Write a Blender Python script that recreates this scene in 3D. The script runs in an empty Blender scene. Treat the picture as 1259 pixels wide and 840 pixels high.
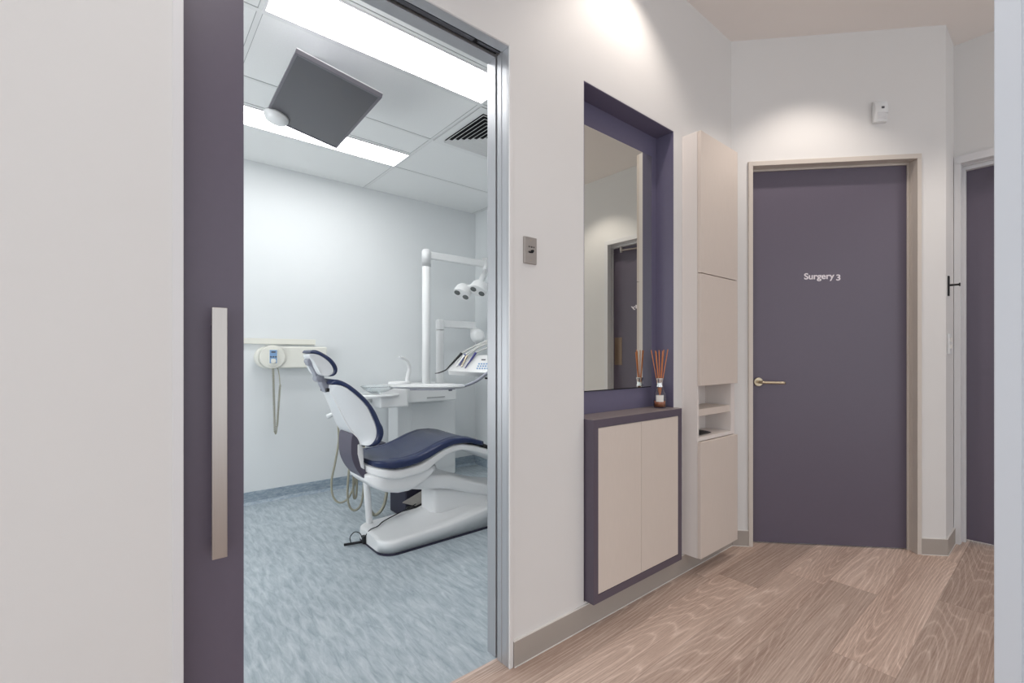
import bpy, bmesh, math
from math import pi, cos, sin, radians, hypot
from mathutils import Vector, Matrix
S = bpy.context.scene
COL = S.collection
V = Vector

# ------------------------------------------------------------------ helpers
def lin(c): return tuple(((v/255)/12.92 if v/255 <= .04045 else ((v/255+.055)/1.055)**2.4) for v in c)

def mat(name, rgb, rough=.5, metal=0, noise=0, nscale=8, bump=0, bscale=200, spec=.5, trans=0, ior=1.45, emit=None, estr=1, coat=0, stretch=(1,1,1)):
    m = bpy.data.materials.new(name); m.use_nodes = True
    nt = m.node_tree; N = nt.nodes; Lk = nt.links
    b = N['Principled BSDF']; c = lin(rgb)
    b.inputs['Base Color'].default_value = (*c, 1)
    b.inputs['Roughness'].default_value = rough
    b.inputs['Metallic'].default_value = metal
    b.inputs['Specular IOR Level'].default_value = spec
    b.inputs['IOR'].default_value = ior
    b.inputs['Transmission Weight'].default_value = trans
    b.inputs['Coat Weight'].default_value = coat
    if emit:
        b.inputs['Emission Color'].default_value = (*lin(emit), 1)
        b.inputs['Emission Strength'].default_value = estr
    tc = N.new('ShaderNodeTexCoord'); mp = N.new('ShaderNodeMapping'); mp.inputs['Scale'].default_value = stretch
    Lk.new(tc.outputs['Object'], mp.inputs['Vector'])
    if noise:
        t = N.new('ShaderNodeTexNoise'); t.inputs['Scale'].default_value = nscale; t.inputs['Detail'].default_value = 4
        Lk.new(mp.outputs['Vector'], t.inputs['Vector'])
        r = N.new('ShaderNodeMix'); r.data_type = 'RGBA'
        r.inputs['A'].default_value = (*[v*(1-noise) for v in c], 1); r.inputs['B'].default_value = (*[min(1, v*(1+noise)) for v in c], 1)
        Lk.new(t.outputs['Fac'], r.inputs['Factor']); Lk.new(r.outputs['Result'], b.inputs['Base Color'])
    if bump:
        t = N.new('ShaderNodeTexNoise'); t.inputs['Scale'].default_value = bscale; t.inputs['Detail'].default_value = 2
        Lk.new(mp.outputs['Vector'], t.inputs['Vector'])
        u = N.new('ShaderNodeBump'); u.inputs['Strength'].default_value = bump; u.inputs['Distance'].default_value = .002
        Lk.new(t.outputs['Fac'], u.inputs['Height']); Lk.new(u.outputs['Normal'], b.inputs['Normal'])
    return m

M = {}
M['wall'] = mat('corridor_paint', (223,222,221), .6, noise=.01, bump=.1, bscale=300)
M['wall_s'] = mat('surgery_paint', (222,226,228), .6, noise=.01, bump=.08, bscale=300)
M['ceil'] = mat('corridor_ceiling_paint', (240,234,230), .8, noise=.01)
M['tile'] = mat('ceiling_tile', (232,234,234), .9, noise=.05, nscale=160, bump=.3, bscale=160)
M['tbar'] = mat('ceiling_tee_bar', (226,228,228), .5, noise=.01)
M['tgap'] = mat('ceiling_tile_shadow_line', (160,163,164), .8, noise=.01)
M['purple'] = mat('plum_laminate', (90,82,95), .36, noise=.03, nscale=60, bump=.05, bscale=500)
M['purple_door'] = mat('plum_door_paint', (98,91,106), .38, noise=.03, nscale=60, bump=.06, bscale=500)
M['purple_lin'] = mat('plum_lining_cool_reflection', (106,102,126), .33, noise=.03, nscale=60)  # plum laminate with the bluish reflection of cool light mixed into its colour
M['cream'] = mat('fine_grained_cream_laminate', (214,203,194), .45, noise=.045, nscale=60, stretch=(4,4,.25))
M['cream_lit'] = mat('cream_laminate_lit', (226,219,215), .45, noise=.02, nscale=40, stretch=(4,4,.3))  # same cream laminate, lightened in colour for the side catching more light
M['frame'] = mat('beige_frame_paint', (205,197,189), .45, noise=.01)
M['frame_w'] = mat('white_frame_paint', (222,222,224), .4, noise=.01)
M['alu'] = mat('satin_aluminium', (182,184,188), .38, .55, noise=.03, nscale=30, stretch=(6,6,.3))
M['alu_d'] = mat('dark_track_metal', (92,92,98), .4, .6, noise=.03)
M['steel'] = mat('brushed_steel', (178,172,168), .3, .95, noise=.05, nscale=50, stretch=(8,8,.2))
M['nickel'] = mat('satin_nickel', (196,182,158), .3, 1, noise=.03)
M['black'] = mat('black_plastic', (22,22,26), .45, noise=.05)
M['gap'] = mat('dark_groove', (12,13,20), .7, noise=.05)
M['skirt'] = mat('grey_beige_vinyl_skirting', (168,160,153), .5, noise=.02, nscale=20)
M['seal'] = mat('pale_sealant', (225,222,218), .5, noise=.01)
M['mirror'] = mat('mirror_silver', (226,228,222), .01, 1, noise=.002)
M['navy'] = mat('navy_upholstery', (27,41,80), .34, noise=.06, nscale=40, bump=.12, bscale=400, coat=.15)
M['shell'] = mat('white_moulded_plastic', (234,235,236), .3, noise=.01, coat=.2)
M['shellg'] = mat('pale_grey_moulded_plastic', (216,219,222), .35, noise=.01)
M['bracket'] = mat('grey_headrest_metal', (150,153,165), .35, .3, noise=.03)
M['mauve'] = mat('grey_violet_plastic', (84,80,96), .4, noise=.03)
M['dk'] = mat('dark_violet_plastic', (44,42,60), .45, noise=.04)
M['unit'] = mat('white_unit_lacquer', (232,234,235), .3, noise=.01, coat=.2)
M['ivory'] = mat('ivory_plastic', (226,226,218), .4, noise=.01)
M['hose'] = mat('olive_grey_hose', (160,158,142), .5, noise=.05)
M['hose_w'] = mat('pale_grey_hose', (200,202,200), .5, noise=.03)
M['blue'] = mat('pale_blue_keypad', (130,165,205), .4, noise=.02)
M['bluep'] = mat('violet_blue_grip', (62,64,130), .4, noise=.02)
M['lens'] = mat('dark_lamp_lens', (104,108,108), .25, .2, noise=.1, nscale=80)
M['bowl'] = mat('clear_glass_bowl', (235,240,242), .05, trans=.85, ior=1.3, noise=.005)
M['glass'] = mat('bottle_glass', (250,250,250), .02, trans=1, ior=1.4, noise=.001)
M['amber'] = mat('amber_fragrance_oil', (226,142,100), .2, trans=.15, ior=1.33, noise=.02)
M['label'] = mat('white_paper_label', (235,232,226), .6, noise=.01)
M['reed'] = mat('orange_brown_reed', (208,132,84), .6, noise=.12, nscale=30)
M['chrome'] = mat('silver_collar', (220,220,220), .12, 1, noise=.01)
M['screen'] = mat('dark_grey_screen', (74,74,80), .3, noise=.04, nscale=3, coat=.3)
M['text'] = mat('white_vinyl_lettering', (232,226,232), .5, noise=.01)
M['panel'] = mat('glowing_diffuser', (255,255,255), .5, noise=.001, emit=(255,254,252), estr=13)
M['cool'] = mat('cool_white_edge_paint', (208,214,222), .45, noise=.01)
M['top'] = mat('plum_laminate_lit_top', (134,124,124), .4, noise=.04, nscale=60)  # plum laminate again, spot light on the top put into its colour
M['bezel'] = mat('grey_monitor_bezel', (104,102,110), .3, noise=.02)
M['plate'] = mat('bronze_push_plate', (140,120,104), .35, .6, noise=.05)
M['pedal'] = mat('scuffed_pedal_metal', (168,164,158), .35, .7, noise=.2, nscale=25)

# wood planks
def wood():
    m = bpy.data.materials.new('limed_oak_planks'); m.use_nodes = True
    nt = m.node_tree; N = nt.nodes; L = nt.links; b = N['Principled BSDF']
    def mth(op, a, bb=None, c=None):
        n = N.new('ShaderNodeMath'); n.operation = op
        for i, v in enumerate((a, bb, c)):
            if v is None: continue
            if isinstance(v, (int, float)): n.inputs[i].default_value = v
            else: L.new(v, n.inputs[i])
        return n.outputs[0]
    tc = N.new('ShaderNodeTexCoord'); sp = N.new('ShaderNodeSeparateXYZ'); L.new(tc.outputs['Object'], sp.inputs[0])
    X, Y = sp.outputs[0], sp.outputs[1]
    rowf = mth('DIVIDE', mth('SUBTRACT', Y, .004), .198); row = mth('FLOOR', rowf); fy = mth('FRACT', rowf)
    wn = N.new('ShaderNodeTexWhiteNoise'); wn.noise_dimensions = '1D'; L.new(mth('ADD', row, 7.0), wn.inputs['W'])
    colf = mth('ADD', mth('DIVIDE', X, 1.45), mth('MULTIPLY', wn.outputs['Value'], 3.0)); colr = mth('FLOOR', colf); fx = mth('FRACT', colf)
    cb = N.new('ShaderNodeCombineXYZ'); L.new(row, cb.inputs[0]); L.new(colr, cb.inputs[1])
    w2 = N.new('ShaderNodeTexWhiteNoise'); w2.noise_dimensions = '3D'; L.new(cb.outputs[0], w2.inputs['Vector'])
    rnd = w2.outputs['Value']
    # cathedral grain: bands bent by slow noise
    def nz(sx, sy, sc, det, off):
        c = N.new('ShaderNodeCombineXYZ'); L.new(mth('ADD', mth('MULTIPLY', X, sx), mth('MULTIPLY', rnd, off)), c.inputs[0]); L.new(mth('MULTIPLY', Y, sy), c.inputs[1]); L.new(mth('MULTIPLY', rnd, 31.0), c.inputs[2])
        t = N.new('ShaderNodeTexNoise'); t.inputs['Scale'].default_value = sc; t.inputs['Detail'].default_value = det; t.inputs['Roughness'].default_value = .6
        L.new(c.outputs[0], t.inputs['Vector']); return t.outputs['Fac']
    slow = nz(.55, 6.5, 1.0, 0, 17.0)
    rings = mth('FRACT', mth('ADD', mth('MULTIPLY', slow, 22.0), mth('MULTIPLY', nz(3.0, 40.0, 1.0, 2, 3.0), .7)))
    rings = mth('POWER', mth('MULTIPLY', mth('ABSOLUTE', mth('SUBTRACT', rings, .5)), 2.0), 5.0)
    fine = nz(3.0, 190.0, 1.0, 3, 11.0)
    pores = nz(26.0, 300.0, 1.0, 3, 5.0)
    grain = mth('ADD', mth('MULTIPLY', rings, .20), mth('MULTIPLY', fine, .70))
    grain = mth('ADD', grain, mth('MULTIPLY', pores, .30)); grain = mth('ADD', grain, mth('MULTIPLY', slow, .25))
    cr = N.new('ShaderNodeValToRGB'); L.new(mth('DIVIDE', grain, 1.4), cr.inputs[0])
    e = cr.color_ramp.elements
    e[0].position = .36; e[0].color = (*lin((164,141,128)), 1)
    e[1].position = .78; e[1].color = (*lin((227,212,201)), 1)
    k = e.new(.55); k.color = (*lin((199,178,165)), 1)
    hs = N.new('ShaderNodeHueSaturation'); L.new(cr.outputs[0], hs.inputs['Color']); L.new(mth('ADD', mth('MULTIPLY', rnd, .36), .90), hs.inputs['Value'])
    seam = mth('MINIMUM', mth('MULTIPLY', mth('MINIMUM', fy, mth('SUBTRACT', 1.0, fy)), .198), mth('MULTIPLY', mth('MINIMUM', fx, mth('SUBTRACT', 1.0, fx)), 1.45))
    sm = mth('LESS_THAN', seam, .0009)
    mx = N.new('ShaderNodeMix'); mx.data_type = 'RGBA'; L.new(mth('MULTIPLY', sm, .35), mx.inputs['Factor']); L.new(hs.outputs[0], mx.inputs['A']); mx.inputs['B'].default_value = (*lin((96,76,66)), 1)
    L.new(mx.outputs['Result'], b.inputs['Base Color']); b.inputs['Roughness'].default_value = .5; b.inputs['Specular IOR Level'].default_value = .35
    u = N.new('ShaderNodeBump'); u.inputs['Strength'].default_value = .12; u.inputs['Distance'].default_value = .001; L.new(grain, u.inputs['Height']); L.new(u.outputs[0], b.inputs['Normal'])
    return m
M['wood'] = wood()

def vinyl(name, c1, c2, c3, sc=(9, 1.7, 9)):
    m = bpy.data.materials.new(name); m.use_nodes = True
    nt = m.node_tree; N = nt.nodes; L = nt.links; b = N['Principled BSDF']
    tc = N.new('ShaderNodeTexCoord'); mp = N.new('ShaderNodeMapping'); mp.inputs['Scale'].default_value = sc
    mp.inputs['Rotation'].default_value = (0, 0, radians(6)); L.new(tc.outputs['Object'], mp.inputs['Vector'])
    t = N.new('ShaderNodeTexNoise'); t.inputs['Scale'].default_value = 4.6; t.inputs['Detail'].default_value = 7; t.inputs['Roughness'].default_value = .68; t.inputs['Distortion'].default_value = .6
    L.new(mp.outputs[0], t.inputs['Vector'])
    cr = N.new('ShaderNodeValToRGB'); L.new(t.outputs['Fac'], cr.inputs[0]); e = cr.color_ramp.elements
    e[0].position = .34; e[0].color = (*lin(c1), 1); e[1].position = .68; e[1].color = (*lin(c3), 1)
    k = e.new(.5); k.color = (*lin(c2), 1)
    L.new(cr.outputs[0], b.inputs['Base Color']); b.inputs['Roughness'].default_value = .42; b.inputs['Specular IOR Level'].default_value = .35
    return m
M['vinyl'] = vinyl('marbled_blue_grey_vinyl', (148,160,169), (170,181,188), (193,201,206))
M['cove'] = vinyl('marbled_blue_vinyl_skirting', (128,144,158), (150,164,176), (176,187,195), (5, 5, 14))

WL = {}
def empty(name, loc, label=None, cat=None, group=None, rz=0):
    o = bpy.data.objects.new(name, None); COL.objects.link(o); o.location = loc
    o.empty_display_size = .05
    WL[o.name] = V(loc)
    if label: o['label'] = label
    if cat: o['category'] = cat
    if group: o['group'] = group
    return o

def obj(name, bm, m, parent=None, smooth=False, bev=0, seg=2, sub=0, ang=40, label=None, cat=None, kind=None, loc=None):
    me = bpy.data.meshes.new(name)
    bmesh.ops.recalc_face_normals(bm, faces=bm.faces[:])
    off = WL[parent.name] if parent else (V(loc) if loc else V((0,0,0)))
    for v in bm.verts: v.co -= off
    if smooth:
        for f in bm.faces: f.smooth = True
    bm.to_mesh(me); bm.free()
    o = bpy.data.objects.new(name, me); COL.objects.link(o)
    me.materials.append(m)
    if parent: o.parent = parent
    elif loc: o.location = loc
    WL[o.name] = off
    if bev:
        md = o.modifiers.new('bevel', 'BEVEL'); md.width = bev; md.segments = seg; md.limit_method = 'ANGLE'; md.angle_limit = radians(ang)
    if sub:
        md = o.modifiers.new('sub', 'SUBSURF'); md.levels = sub; md.render_levels = sub
    if smooth:
        md = o.modifiers.new('wn', 'WEIGHTED_NORMAL'); md.keep_sharp = True
    if label: o['label'] = label
    if cat: o['category'] = cat
    if kind: o['kind'] = kind
    return o

def struct(name, bm, m, **k):
    lb = k.pop('label', None)
    o = obj(name, bm, m, kind='structure', **k)
    if lb: o['label'] = lb
    return o

def ident(x, y, z): return V((x, y, z))
def BX(bm, x0, x1, y0, y1, z0, z1, T=ident):
    vs = [bm.verts.new(T(x, y, z)) for x in (x0, x1) for y in (y0, y1) for z in (z0, z1)]
    for f in ((0,1,3,2),(4,6,7,5),(0,4,5,1),(2,3,7,6),(0,2,6,4),(1,5,7,3)): bm.faces.new([vs[i] for i in f])
    return bm
def box(*a, T=ident): return BX(bmesh.new(), *a, T=T)

def PR(bm, pts, lo, hi, axis='y', T=ident, w=None):
    """extrude polygon pts (a,b) along axis from lo to hi"""
    def P(a, b, c):
        return T(*{'y': (a, c, b), 'z': (a, b, c), 'x': (c, a, b)}[axis])
    A = [bm.verts.new(P(a, b, lo)) for a, b in pts]; B = [bm.verts.new(P(a, b, hi)) for a, b in pts]
    n = len(pts)
    bm.faces.new(A); bm.faces.new(B[::-1])
    for i in range(n): bm.faces.new([A[i], A[(i+1)%n], B[(i+1)%n], B[i]])
    return bm
def prism(*a, **k): return PR(bmesh.new(), *a, **k)

def LATHE(bm, prof, c, axis=(0,0,1), n=28, cap=True):
    ax = V(axis).normalized(); u = ax.orthogonal().normalized(); w = ax.cross(u); c = V(c)
    rings = []
    for r, h in prof:
        rings.append([bm.verts.new(c + ax*h + (u*cos(2*pi*i/n) + w*sin(2*pi*i/n))*max(r, 1e-4)) for i in range(n)])
    for a, b in zip(rings, rings[1:]):
        for i in range(n): bm.faces.new([a[i], a[(i+1)%n], b[(i+1)%n], b[i]])
    if cap: bm.faces.new(rings[0]); bm.faces.new(rings[-1][::-1])
    return bm
def lathe(*a, **k): return LATHE(bmesh.new(), *a, **k)
def cyl(p0, p1, r, n=24, r2=None):
    p0, p1 = V(p0), V(p1); d = p1-p0
    return lathe([(r, 0), (r if r2 is None else r2, d.length)], p0, d, n)

def smoothpath(pts, k=8):
    P = [V(p) for p in pts]; out = []
    for i in range(len(P)-1):
        p0 = P[max(i-1, 0)]; p1 = P[i]; p2 = P[i+1]; p3 = P[min(i+2, len(P)-1)]
        for j in range(k):
            t = j/k
            out.append(.5*((2*p1)+(-p0+p2)*t+(2*p0-5*p1+4*p2-p3)*t*t+(-p0+3*p1-3*p2+p3)*t**3))
    out.append(P[-1]); return out
def TUBE(bm, pts, r, n=10, k=8, rs=None, flat=1):
    P = smoothpath(pts, k) if k else [V(p) for p in pts]
    prev = None; rings = []
    for i, p in enumerate(P):
        t = (P[min(i+1, len(P)-1)]-P[max(i-1, 0)]).normalized()
        if prev is None: u = t.orthogonal().normalized()
        else: u = (prev - t*prev.dot(t)).normalized()
        prev = u; w = t.cross(u)
        rr = r if rs is None else rs[0]+(rs[1]-rs[0])*i/(len(P)-1)
        rings.append([bm.verts.new(p+(u*cos(2*pi*j/n)+w*sin(2*pi*j/n)*flat)*rr) for j in range(n)])
    for a, b in zip(rings, rings[1:]):
        for i in range(n): bm.faces.new([a[i], a[(i+1)%n], b[(i+1)%n], b[i]])
    bm.faces.new(rings[0]); bm.faces.new(rings[-1][::-1])
    return bm
def tube(*a, **k): return TUBE(bmesh.new(), *a, **k)

def interp(tab, x):
    if x <= tab[0][0]: return tab[0][1:]
    for a, b in zip(tab, tab[1:]):
        if x <= b[0]:
            t = (x-a[0])/(b[0]-a[0]); return tuple(a[i]+(b[i]-a[i])*t for i in range(1, len(a)))
    return tab[-1][1:]
def loft(st, n=32, e=4, dish=0):
    """stations (x, yc, hw, zb, zt): rounded-rectangle sections across the chair's length"""
    bm = bmesh.new(); rings = []
    for x, yc, hw, zb, zt in st:
        zc = (zb+zt)/2; hh = (zt-zb)/2; ring = []
        for i in range(n):
            a = 2*pi*(i+.5)/n; c, s = cos(a), sin(a)
            cy = math.copysign(abs(c)**(2/e), c); sz = math.copysign(abs(s)**(2/e), s)
            z = zc+hh*sz
            if dish and s > 0: z -= dish*(1-cy*cy)*min(1, hw/.2)
            ring.append(bm.verts.new((x, yc+hw*cy, z)))
        rings.append(ring)
    for a, b in zip(rings, rings[1:]):
        for i in range(n): bm.faces.new([a[i], a[(i+1)%n], b[(i+1)%n], b[i]])
    bm.faces.new(rings[0]); bm.faces.new(rings[-1][::-1])
    return bm
def stations(tab, x0, x1, n, yc, hw, endr=.06, both=True):
    """sample table (x, zb, zt); close the ends with a quarter round in plan"""
    out = []
    for i in range(n+1):
        x = x0+(x1-x0)*i/n; zb, zt = interp(tab, x); out.append((x, zb, zt))
    res = []
    zb, zt = interp(tab, x0)
    for j in range(7):
        a = pi/2*j/6
        xx = x0+endr*(1-cos(a)) ; k = sin(a)
        b_, t_ = interp(tab, xx)
        zc = (b_+t_)/2; hh = (t_-b_)/2*(.55+.45*k)
        res.append((xx, yc, hw-endr*(1-k), zc-hh, zc+hh))
    for x, b_, t_ in out:
        if x > x0+endr+.01: res.append((x, yc, hw, b_, t_))
    return res

def textmesh(s, size, extr=.0006):
    cu = bpy.data.curves.new('lettering', 'FONT'); cu.body = s; cu.size = size; cu.extrude = extr; cu.offset = size*.022
    o = bpy.data.objects.new('tmp', cu); COL.objects.link(o)
    bpy.context.view_layer.update()
    me = bpy.data.meshes.new_from_object(o.evaluated_get(bpy.context.evaluated_depsgraph_get()))
    bpy.data.objects.remove(o); bm = bmesh.new(); bm.from_mesh(me)
    return bm

# ------------------------------------------------------------------ dimensions
YA = 1.327; YB = 1.457            # corridor face and surgery face of the wall with the sliding door
HC = 3.09; HS = 2.69              # ceilings
XL, XO = .078, 1.083              # sliding door opening
YS = 4.097; XS = 2.874
B0 = V((2.841, 1.327)); B1 = V((3.662, .462)); U = (B1-B0).normalized(); NB = V((U.y, -U.x)); LB = (B1-B0).length
def TB(q, dep, z):                # along the angled wall, depth behind its face
    p = B0+U*q-NB*dep; return V((p.x, p.y, z))
XC = 3.95; YR = .462

# ------------------------------------------------------------------ corridor shell
bm = bmesh.new(); BX(bm, -3.2, 5.2, -4.2, 1.405, -.06, 0); struct('floor', bm, M['wood'], label='limed oak plank floor of the corridor')
bm = box(-1.3, 3.0, 1.405, 4.2, -.06, 0); struct('floor_surgery', bm, M['vinyl'], label='marbled blue-grey vinyl floor of the surgery')
struct('ceiling', box(-3.2, 5.2, -4.2, 1.46, HC, HC+.1), M['ceil'], label='plain corridor ceiling')
b = bmesh.new()
BX(b, -3.2, XL, YA, 1.366, 0, HC); BX(b, -3.2, XL, 1.412, YB, 0, HC)            # two skins of the sliding door cavity
BX(b, XL, 1.113, YA, YB, 2.326, HC)
BX(b, 1.113, 1.496, YA, YB, 0, HC); BX(b, 1.100, 1.113, YA, YA+.01, 0, 2.326)
BX(b, 1.496, 2.199, YA, YB, 2.34, HC); BX(b, 1.496, 2.199, 1.44, YB, .108, 2.34); BX(b, 1.496, 2.199, YA, YB, 0, .108)
BX(b, 2.199, 2.284, YA, YB, 0, HC); BX(b, 2.284, 2.704, YA, YB, 2.336, HC); BX(b, 2.284, 2.704, 1.44, YB, .10, 2.336); BX(b, 2.284, 2.704, YA, YB, 0, .10)
BX(b, 2.704, 2.9, YA, YB, 0, HC)
struct('wall_left', b, M['wall'], label='warm white corridor wall with the sliding door and the mirror recess')
q0, q1 = .099, 1.057
b = bmesh.new()
BX(b, 0, q0+.01, 0, .12, 0, HC, T=TB); BX(b, q1-.01, LB, 0, .12, 0, HC, T=TB); BX(b, q0+.01, q1-.01, 0, .12, 2.335, HC, T=TB)
struct('wall_diagonal', b, M['wall'], label='angled wall holding the door lettered Surgery 3')
struct('wall_return', box(B1.x-.0, 4.3, YR, YR+.12, 0, HC), M['wall'], label='short return wall between the two plum doors')
b = bmesh.new()
BX(b, XC, XC+.14, .44, YR, 0, HC); BX(b, XC, XC+.14, -4.2, -.335, 0, HC); BX(b, XC, XC+.14, -.335, .44, 2.375, HC)
struct('wall_right', b, M['wall'], label='end wall with the second plum door')
struct('wall_near', box(1.47, 1.59, -1.0, .085, 0, HC), M['cool'], label='pale wall end at the right edge of the view')
b = bmesh.new(); BX(b, 1.462, 1.60, .066, .107, 0, HC)
struct('trim_1', b, M['cool'], bev=.002, label='pale edge trim of the near wall end')

# skirting
def skirt(name, boxes, label):
    b = bmesh.new()
    for a, t in boxes: BX(b, *a, T=t)
    o = struct(name, b, M['skirt'], bev=.002, label=label)
    s = bmesh.new()
    for a, t in boxes:
        x0, x1, y0, y1, z0, z1 = a; BX(s, x0, x1, y0+.001, y1, z1, z1+.004, T=t)
        if t is ident: BX(s, x0, x1, y0-.003, y0, 0, .003)
        else: BX(s, x0, x1, y0-.003, y0, 0, .003, T=t)
    obj('sealant_line', s, M['seal'], o)
SK = .094
skirt('baseboard_left', [((1.102, 2.845, YA-.009, YA, 0, SK), ident)], 'grey-beige skirting under the mirror cupboard')
skirt('baseboard_diagonal', [((0.006, q0, -.009, 0, 0, SK), TB), ((q1, LB+.006, -.009, 0, 0, SK), TB)], 'grey-beige skirting on the angled wall')
skirt('baseboard_return', [((B1.x, XC-.02, YR-.009, YR, 0, SK), ident)], 'grey-beige skirting on the short return wall')
skirt('baseboard_right', [((0, 3.8, -.009, 0, 0, SK), lambda x, y, z: V((XC+y, -.36-x, z)))], 'grey-beige skirting of the end wall')

# recess lining
b = bmesh.new()
BX(b, 1.4965, 2.1985, 1.428, 1.4395, .89, 2.3395); BX(b, 1.5, 2.195, YA+.001, 1.428, 2.336, 2.3395)
BX(b, 1.4965, 1.5, YA+.001, 1.428, .89, 2.34); BX(b, 2.195, 2.1985, YA+.001, 1.428, .89, 2.34)
struct('trim_2', b, M['purple_lin'], label='plum lining of the wall recess around the mirror')

# ------------------------------------------------------------------ sliding door
b = bmesh.new()
BX(b, XO, 1.113, YA+.01, 1.370, 0, 2.308); BX(b, XO, 1.100, YA+.002, YA+.01, 0, 2.308); BX(b, XO, 1.113, 1.409, YB+.004, 0, 2.308)
BX(b, XL+.02, XO+.017, YA+.001, 1.369, 2.308, 2.3255); BX(b, XL, XO+.03, 1.409, YB+.004, 2.308, 2.326)
BX(b, XO-.002, 1.113, 1.370, 1.3955, 0, 2.308)
fr = struct('trim_3', b, M['alu'], bev=.0015, label='satin metal lining of the sliding door opening')
b = box(XO+.012, XO+.03, 1.3955, 1.409, 0, 2.308); obj('door_groove', b, M['gap'], fr)
b = bmesh.new(); BX(b, XL, XO, 1.369, 1.409, 2.322, 2.326); obj('track_channel', b, M['gap'], fr)
b = bmesh.new(); BX(b, .24, XO-.12, 1.374, 1.392, 2.310, 2.322); BX(b, XO-.10, XO, 1.378, 1.390, 2.312, 2.322); obj('sliding_track', b, M['alu_d'], fr)
b = bmesh.new(); BX(b, XO, XO+.017, YA-.005, YA+.002, 0, 2.325); BX(b, XL-.02, XO, YA-.005, YA+.002, 2.309, 2.325)
struct('trim_4', b, M['wall'], bev=.0015, label='cream painted bead around the sliding door opening')
b = bmesh.new(); BX(b, .076, .097, YA-.004, 1.3655, 0, 2.308)
struct('trim_5', b, M['frame_w'], bev=.001, label='pale jamb strip where the sliding door leaves its cavity')
d1 = struct('door_1', box(-.75, .2285, 1.371, 1.407, .008, 2.318), M['purple_door'], bev=.001, label='plum sliding door standing open with a long steel pull handle')
hb = obj('pull_handle', box(.1525, .1845, 1.317, 1.328, .668, 1.278), M['steel'], d1, bev=.001, label='long brushed steel bar')
b = bmesh.new()
for z in (.70, 1.24): LATHE(b, [(.007, 0), (.007, .046)], (.163, 1.326, z), (0, 1, 0), 16)
obj('handle_standoff', b, M['steel'], hb, smooth=True)

# ------------------------------------------------------------------ door lettered Surgery 3
T = TB
b = bmesh.new()
for (a0, a1) in ((q0, .124), (1.034, q1)):
    BX(b, a0, a1, -.012, .03, 0, 2.316, T=T)
BX(b, q0, q1, -.012, .03, 2.316, 2.344, T=T)
BX(b, q0+.01, .1245, .03, .12, 0, 2.33, T=T); BX(b, 1.034, q1-.0105, .03, .12, 0, 2.33, T=T); BX(b, q0+.01, q1-.01, .03, .12, 2.317, 2.33, T=T)
BX(b, 1.022, 1.034, .052, .10, 0, 2.317, T=T); BX(b, .124, .136, .052, .10, 0, 2.317, T=T); BX(b, .136, 1.022, .052, .10, 2.305, 2.317, T=T)
struct('trim_6', b, M['frame'], bev=.0015, label='beige steel frame of the door lettered Surgery 3')
d2 = struct('door_2', box(.127, 1.0215, .058, .095, .008, 2.304, T=lambda q, dpt, z: TB(q, dpt, z)), M['purple_door'], bev=.001, label='plum door lettered Surgery 3 with a lever handle')
# lettering
def put_text(bm, P, ex, ez, w=None, sx=1):
    xs = [v.co.x for v in bm.verts]; x0 = min(xs); k = (w/(max(xs)-x0)) if w else sx
    n = ex.cross(ez)
    for v in bm.verts:
        x, y, z = v.co; v.co = P+ex*((x-x0)*k)+ez*y+n*z
    return bm
E1 = V((U.x, U.y, 0)); EZ = V((0, 0, 1))
b = put_text(textmesh('Surgery', .052), TB(.447, .0572, 1.632), E1, EZ, w=.1725)
t3 = put_text(textmesh('3', .050), TB(.630, .0572, 1.622), E1, EZ, w=.0235)
tmp = bpy.data.meshes.new('t'); t3.to_mesh(tmp); b.from_mesh(tmp); t3.free()
obj('lettering', b, M['text'], d2, label='white lettering reading Surgery 3')
b = bmesh.new(); LATHE(b, [(.027, 0), (.027, .007), (.024, .009)], TB(.180, .058, 1.0), (NB.x, NB.y, 0), 32)
hd = obj('lever_handle', b, M['nickel'], d2, smooth=True, label='satin nickel lever on a round rose')
b = tube([TB(.180, .056, 1.0), TB(.181, .02, 1.0), TB(.190, .006, 1.0), TB(.21, .004, .999), TB(.315, .004, .997)], .0085, n=14)
obj('lever', b, M['nickel'], hd, smooth=True)

# ------------------------------------------------------------------ second plum door
b = bmesh.new()
for y0, y1 in ((.430, YR-.002), (-.348, -.305)):
    BX(b, XC-.022, XC-.0005, y0, y1, 0, 2.345); BX(b, XC-.0005, XC+.035, max(y0, -.3345), min(y1, .4395), 0, 2.345)
BX(b, XC-.022, XC-.0005, -.348, YR-.002, 2.345, 2.39); BX(b, XC-.0005, XC+.035, -.334, .4395, 2.345, 2.374)
BX(b, XC+.035, XC+.139, .436, .4395, 0, 2.374); BX(b, XC+.035, XC+.139, -.3345, -.321, 0, 2.374); BX(b, XC+.035, XC+.14, -.321, .436, 2.34, 2.374)
BX(b, XC+.055, XC+.092, .415, .436, 0, 2.34); BX(b, XC+.055, XC+.092, -.321, -.312, 0, 2.34); BX(b, XC+.055, XC+.092, -.312, .415, 2.318, 2.34)
struct('trim_7', b, M['frame_w'], bev=.0015, label='pale frame of the second plum door')
d3 = struct('door_3', box(XC+.094, XC+.134, -.32, .434, .012, 2.338), M['purple_door'], bev=.001, label='second plum door seen at the far right and in the mirror')
b = put_text(textmesh('Study', .052), V((XC+.0935, .165, 1.655)), V((0, -1, 0)), EZ, w=.135*1.9)
obj('lettering', b, M['text'], d3, label='white lettering on the second door')
obj('push_plate', box(XC+.0905, XC+.0945, -.300, -.205, 1.065, 1.36), M['plate'], d3, bev=.001, label='bronze coloured push plate')
b = box(XC+.055, XC+.094, .05, .28, 2.235, 2.285)
dc = obj('door_closer', b, M['steel'], d3, bev=.004, label='grey overhead door closer')
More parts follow.
